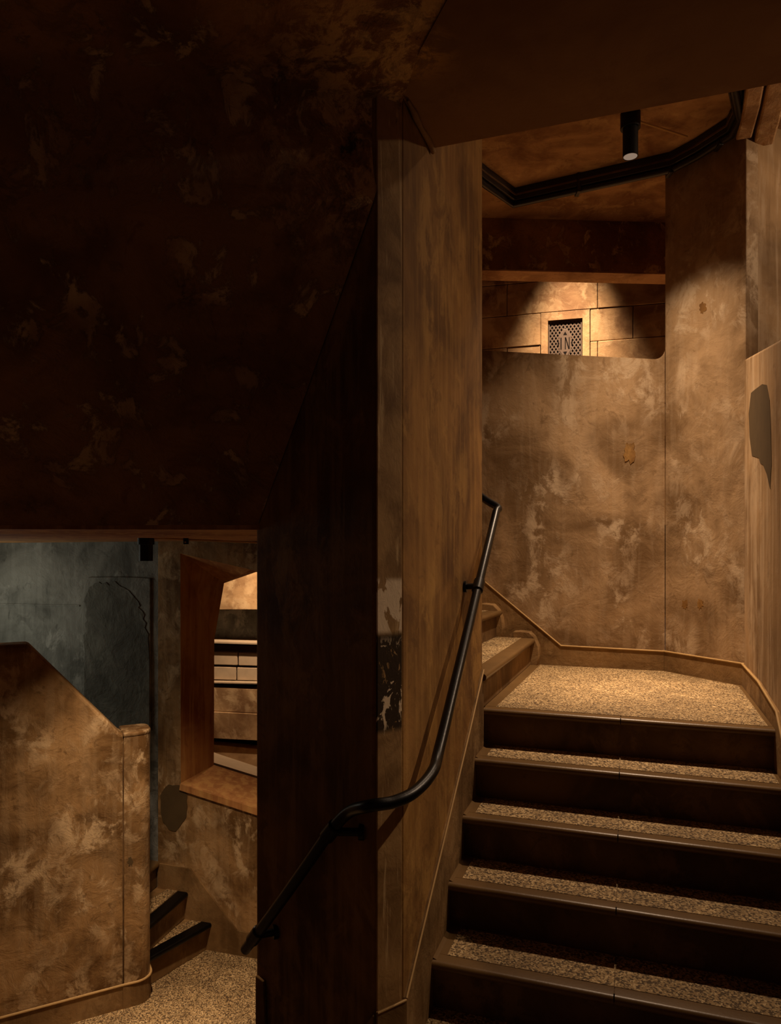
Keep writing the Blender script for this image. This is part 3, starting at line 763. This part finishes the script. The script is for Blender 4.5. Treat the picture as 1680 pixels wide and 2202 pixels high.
# ceiling lamps
def lamp(name, c, ztop, rm, rb, mount_h, length, label, lightp, half, blend, tilt=(0, 0), beam=None):
    t = empty(name, (c[0], c[1], ztop)); tag(t, label, 'lamp', 'black ceiling spotlights')
    from_bm('mount', cyl_bm(c, rm, ztop-mount_h, ztop, 32), 'black', t, smooth=True, bevel=.002)
    bm = bmesh.new(); n = 32
    def rg(r, z): return [Vector((c[0]+r*math.cos(2*math.pi*k/n), c[1]+r*math.sin(2*math.pi*k/n), z)) for k in range(n)]
    zb_ = ztop-length
    loops(bm, [rg(rb, ztop-mount_h+.002), rg(rb, zb_), rg(rb-.004, zb_), rg(rb-.004, zb_+.006)], cap=True)
    from_bm('housing', bm, 'black', t, smooth=True)
    from_bm('lens', cyl_bm(c, rb-.0045, zb_+.001, zb_+.005, 32), 'lens', t)
    sp = spot('lamp_light', (c[0], c[1], zb_-.012), (c[0]+tilt[0], c[1]+tilt[1], zb_-2), lightp, half, blend, beam=beam)
    sp.parent = t; sp.matrix_parent_inverse = Matrix.Translation(t.location).inverted()
    return t
lc = P(1356, 245, 3.86)
lamp('ceiling_lamp', (lc.x, lc.y), ZC+.001, .052, .040, .085, .235, 'black cylinder spotlight on the ceiling above the lit landing', 980, 52, .35, beam=15.8)
lamp('ceiling_lamp', (2.487, 2.56), ZC+.001, .052, .040, .085, .235, 'assumed black cylinder spotlight beyond the right parapet', 210, 80, .3, (-1.65, -.23), 16)  # unseen lamp, assumed from the rail shadow on the wall nose
lamp('ceiling_lamp', (3.3, 3.1), ZC+.001, .052, .040, .085, .235, 'assumed black cylinder spotlight over the far right flight', 58, 80, .2, (-1.5, 1.1))  # unseen lamp, assumed and added to light the upper right wall
l2 = P(314, 1160, 3.55)
lamp('ceiling_lamp', (l2.x, l2.y), 1.658, .040, .033, .045, .125, 'black cylinder spotlight under the low ceiling at lower left', 370, 53, .5, beam=22)

# conduits
ca = Vector((lc.x+.05, lc.y+.0, ZC-.045))
c_end = P(1478, 297, 4.02)
cd = from_bm('conduit', tube_bm([ca, Vector((c_end.x, c_end.y, ZC-.035))], .006, 8), 'brass', smooth=True)
tag(cd, 'thin brass conduit from the landing lamp to the trunking', 'conduit')
cd2 = from_bm('conduit', tube_bm([Vector((l2.x+.03, l2.y, 1.646)), P(555, 1167, 3.6)], .0045, 8), 'brass', smooth=True)
tag(cd2, 'thin brass conduit running from the lower left lamp', 'conduit')
jb = empty('junction_clip', P(400, 1164, 3.56)); tag(jb, 'small dark clip on the lower conduit', 'clip')
g = P(400, 1166, 3.56)
from_bm('saddle', slab_bm([g+Vector((-.012, -.008, -.010)), g+Vector((.012, -.008, -.010)), g+Vector((.012, -.008, .03)), g+Vector((-.012, -.008, .03))], (0, .018, 0)), 'black', jb, bevel=.003)
from_bm('screw', tube_bm([g+Vector((0, -.009, 0)), g+Vector((0, -.013, 0))], .004, 8), 'brass', jb)

# dark cable trunking under the ceiling
ZT_ = ZC-.03
tp = [F(1500, -150, ZT_), ]
def C(px, py, z):
    return P(px, py, FPX*(z-EYE)/(HY-py))
tz = ZC-.045
tp = [C(1000, 345, tz), C(1040, 378, tz), C(1104, 424, tz), C(1445, 347, tz), C(1500, 318, tz), C(1575, 270, tz), C(1592, 235, tz), C(1578, 165, tz), C(1560, 60, tz)]
tr_ = empty('cable_trunking', tp[2]); tag(tr_, 'dark grimy cable trunking following the ceiling edge', 'trunking')
from_bm('channel', sweep_bm(tp, [(-.030, -.035), (.030, -.035), (.030, .044), (-.030, .044)]), 'trunk', tr_, bevel=.004)
from_bm('lower_pipe', tube_bm([p+Vector((0, .0, -.05)) for p in tp], .020, 12), 'trunk', tr_, smooth=True)
from_bm('lip', sweep_bm([p+Vector((0, 0, -.002)) for p in tp], [(.030, -.006), (.036, -.006), (.036, .004), (.030, .004)]), 'riser', tr_)
for px, py in ((1243, 392), (1440, 350), (1545, 290)):
    q = C(px, py, tz)
    from_bm('bracket_clip', slab_bm([q+Vector((-.012, -.036, -.075)), q+Vector((.012, -.036, -.075)), q+Vector((.012, -.036, .045)), q+Vector((-.012, -.036, .045))], (0, .072, 0)), 'trunk', tr_, bevel=.003)
# lintel ridge just under the trunking and ribs in the right-hand ceiling
rb1 = [C(1604, 292, ZC-.10), C(1622, 225, ZC-.10), C(1640, 120, ZC-.10)]
struct(from_bm('trim_10', sweep_bm(rb1, [(-.03, -.02), (.05, -.02), (.05, .12), (-.03, .12)]), 'ceil', bevel=.01), 'ceiling rib at the right')
rb2 = [C(1650, 306, ZC-.10), C(1668, 240, ZC-.10), C(1700, 120, ZC-.10)]
struct(from_bm('trim_11', sweep_bm(rb2, [(-.03, -.02), (.07, -.02), (.07, .12), (-.03, .12)]), 'ceil', bevel=.01), 'second ceiling rib at the right')

# vent plate with the word IN
vp = empty('vent_plate', WO+Vector((0, 0, plate_z[0]))); tag(vp, 'grey cast lattice vent plate reading IN on the stone wall', 'vent')
pcz = (plate_z[0]+plate_z[1])/2; psc = (plate_s[0]+plate_s[1])/2; hw = .146; hh = .206
def vpt(s, z, o): return WO+wdir*(psc+s)+wn*o+Vector((0, 0, pcz+z))
from_bm('backing', slab_bm([vpt(-hw, -hh, .006), vpt(hw, -hh, .006), vpt(hw, hh, .006), vpt(-hw, hh, .006)], wn*.004), 'void', vp)
fr = .010
from_bm('rim', ring_slab_bm([vpt(a*hw, b*hh, .009) for a, b in ((-1, -1), (1, -1), (1, 1), (-1, 1))], [vpt(a*(hw-fr), b*(hh-fr), .009) for a, b in ((-1, -1), (1, -1), (1, 1), (-1, 1))], wn*.012), 'plate', vp)
# lattice: two families of slanting bars clipped to the rim
def clip(poly, lim):
    for ax in (0, 1):
        for sg in (-1, 1):
            o = []
            for i in range(len(poly)):
                a, b = poly[i], poly[(i+1) % len(poly)]
                ia, ib = a[ax]*sg <= lim[ax], b[ax]*sg <= lim[ax]
                if ia: o.append(a)
                if ia != ib:
                    t = (lim[ax]*sg-a[ax])/(b[ax]-a[ax]); o.append((a[0]+(b[0]-a[0])*t, a[1]+(b[1]-a[1])*t))
            poly = o
            if not poly: return []
    return poly
lim = (hw-fr*.8, hh-fr*.8); pitch_s = .0325; slope_ = 1.5
bm = bmesh.new()
for sgn in (-1, 1):
    for k in range(-16, 17):
        c = k*pitch_s; hwid = .0068
        p = clip([(c-hwid-.3*sgn, -.3*slope_), (c+hwid-.3*sgn, -.3*slope_), (c+hwid+.3*sgn, .3*slope_), (c-hwid+.3*sgn, .3*slope_)], lim)
        if len(p) > 2: slab_bm([vpt(a, b, .010 if sgn > 0 else .0105) for a, b in p], wn*.008, bm)
from_bm('lattice', bm, 'plate', vp)
# central lozenge carrying the letters
loz = [(-.012, .125), (.012, .125), (.052, .062), (.052, -.062), (.014, -.125), (-.014, -.125), (-.052, -.062), (-.052, .062)]
from_bm('cartouche', slab_bm([vpt(a, b, .012) for a, b in loz], wn*.008), 'plate', vp, bevel=.002, seg=1)
def glyph(name, poly): return from_bm(name, slab_bm([vpt(a, b, .0195) for a, b in poly], wn*.0016), 'void', vp)
glyph('letter_i', [(-.041, -.052), (-.031, -.052), (-.031, .052), (-.041, .052)])
bm = bmesh.new()
for poly in ([(-.003, -.052), (.005, -.052), (.005, .052), (-.003, .052)], [(.032, -.052), (.040, -.052), (.040, .052), (.032, .052)], [(.028, -.052), (.037, -.052), (.009, .052), (.000, .052)]):
    slab_bm([vpt(a, b, .0195) for a, b in poly], wn*.0016, bm)
from_bm('letter_n', bm, 'void', vp)
glyph('arrow_up', [(-.016, .076), (.016, .076), (0, .105)])
glyph('arrow_down', [(-.016, -.076), (0, -.105), (.016, -.076)])
for sx in (-1, 1):
    from_bm('slot', slab_bm([vpt(sx*.060+a, b, .0195) for a, b in ((-.005, -.016), (.005, -.016), (.005, .016), (-.005, .016))], wn*.0012), 'void', vp)

# small wear marks standing proud of the plaster
blob(0, 0, 0, 0, UV(1.226, 0), UV(1.226, 1), .0015, 'plaster_patch', wr, shape=[(1616, 845), (1624, 838), (1640, 826), (1650, 828), (1656, 860), (1659, 930), (1660, 1000), (1657, 1052), (1650, 1020), (1642, 1000), (1636, 996), (1633, 985), (1618, 980), (1613, 940), (1611, 890)], normal=-U)
blob(1342, 950, 1366, 994, UV(0, KB), UV(1, KB), .003, 'plaster_scar', wback, 'pier', 22, 5, .28)
blob(1505, 650, 1519, 674, KP, RP, .0012, 'plaster_patch', kw, 'pier', 20, 6, .35)
blob(1466, 1290, 1480, 1310, KP, RP, .0012, 'plaster_patch', kw, 'pier', 20, 7, .35)
blob(1500, 1286, 1512, 1310, KP, RP, .0012, 'plaster_patch', kw, 'pier', 20, 8, .35)

# assumed lamps of the corridor, unseen above the beam and beyond the lower opening
def assumed_corridor_lamp(c, ztop, power, half, blend, label, tgt=None, length=.16, beam=15):
    t = empty('assumed_corridor_lamp', (c[0], c[1], ztop)); tag(t, label, 'lamp', 'assumed corridor downlights')
    from_bm('housing', cyl_bm(c, .04, ztop-length, ztop, 24), 'black', t, smooth=True)
    from_bm('lens', cyl_bm(c, .034, ztop-length-.003, ztop-length+.004, 24), 'lens', t)
    s = spot('lamp_light', (c[0], c[1], ztop-length-.02), tgt or (c[0], c[1], ztop-3), power, half, blend, beam=beam)
    s.parent = t; s.matrix_parent_inverse = Matrix.Translation(t.location).inverted()
cl1 = WO+wdir*.06+wn*.42
assumed_corridor_lamp((cl1.x, cl1.y), 5.2, 6000, 26, 1.0, 'assumed black downlight above the stone wall with the vent', beam=13)  # unseen lamp, assumed from the glow round the vent
cl2 = P(600, 1000, 6.15)
assumed_corridor_lamp((cl2.x, cl2.y), 3.0, 640, 75, .5, 'assumed black downlight of the corridor outside the lower opening', (cl2.x-.3, 7.15, .95), beam=20)  # unseen lamp, assumed from the lit corridor wall
struct(from_bm('ceiling_ramp', prism_bm([(-3.5, 4.95), (.4, 4.9), (.4, 7.6), (-3.5, 7.6)], 3.0, 3.1), 'ceil'), 'corridor ceiling outside the lower opening')
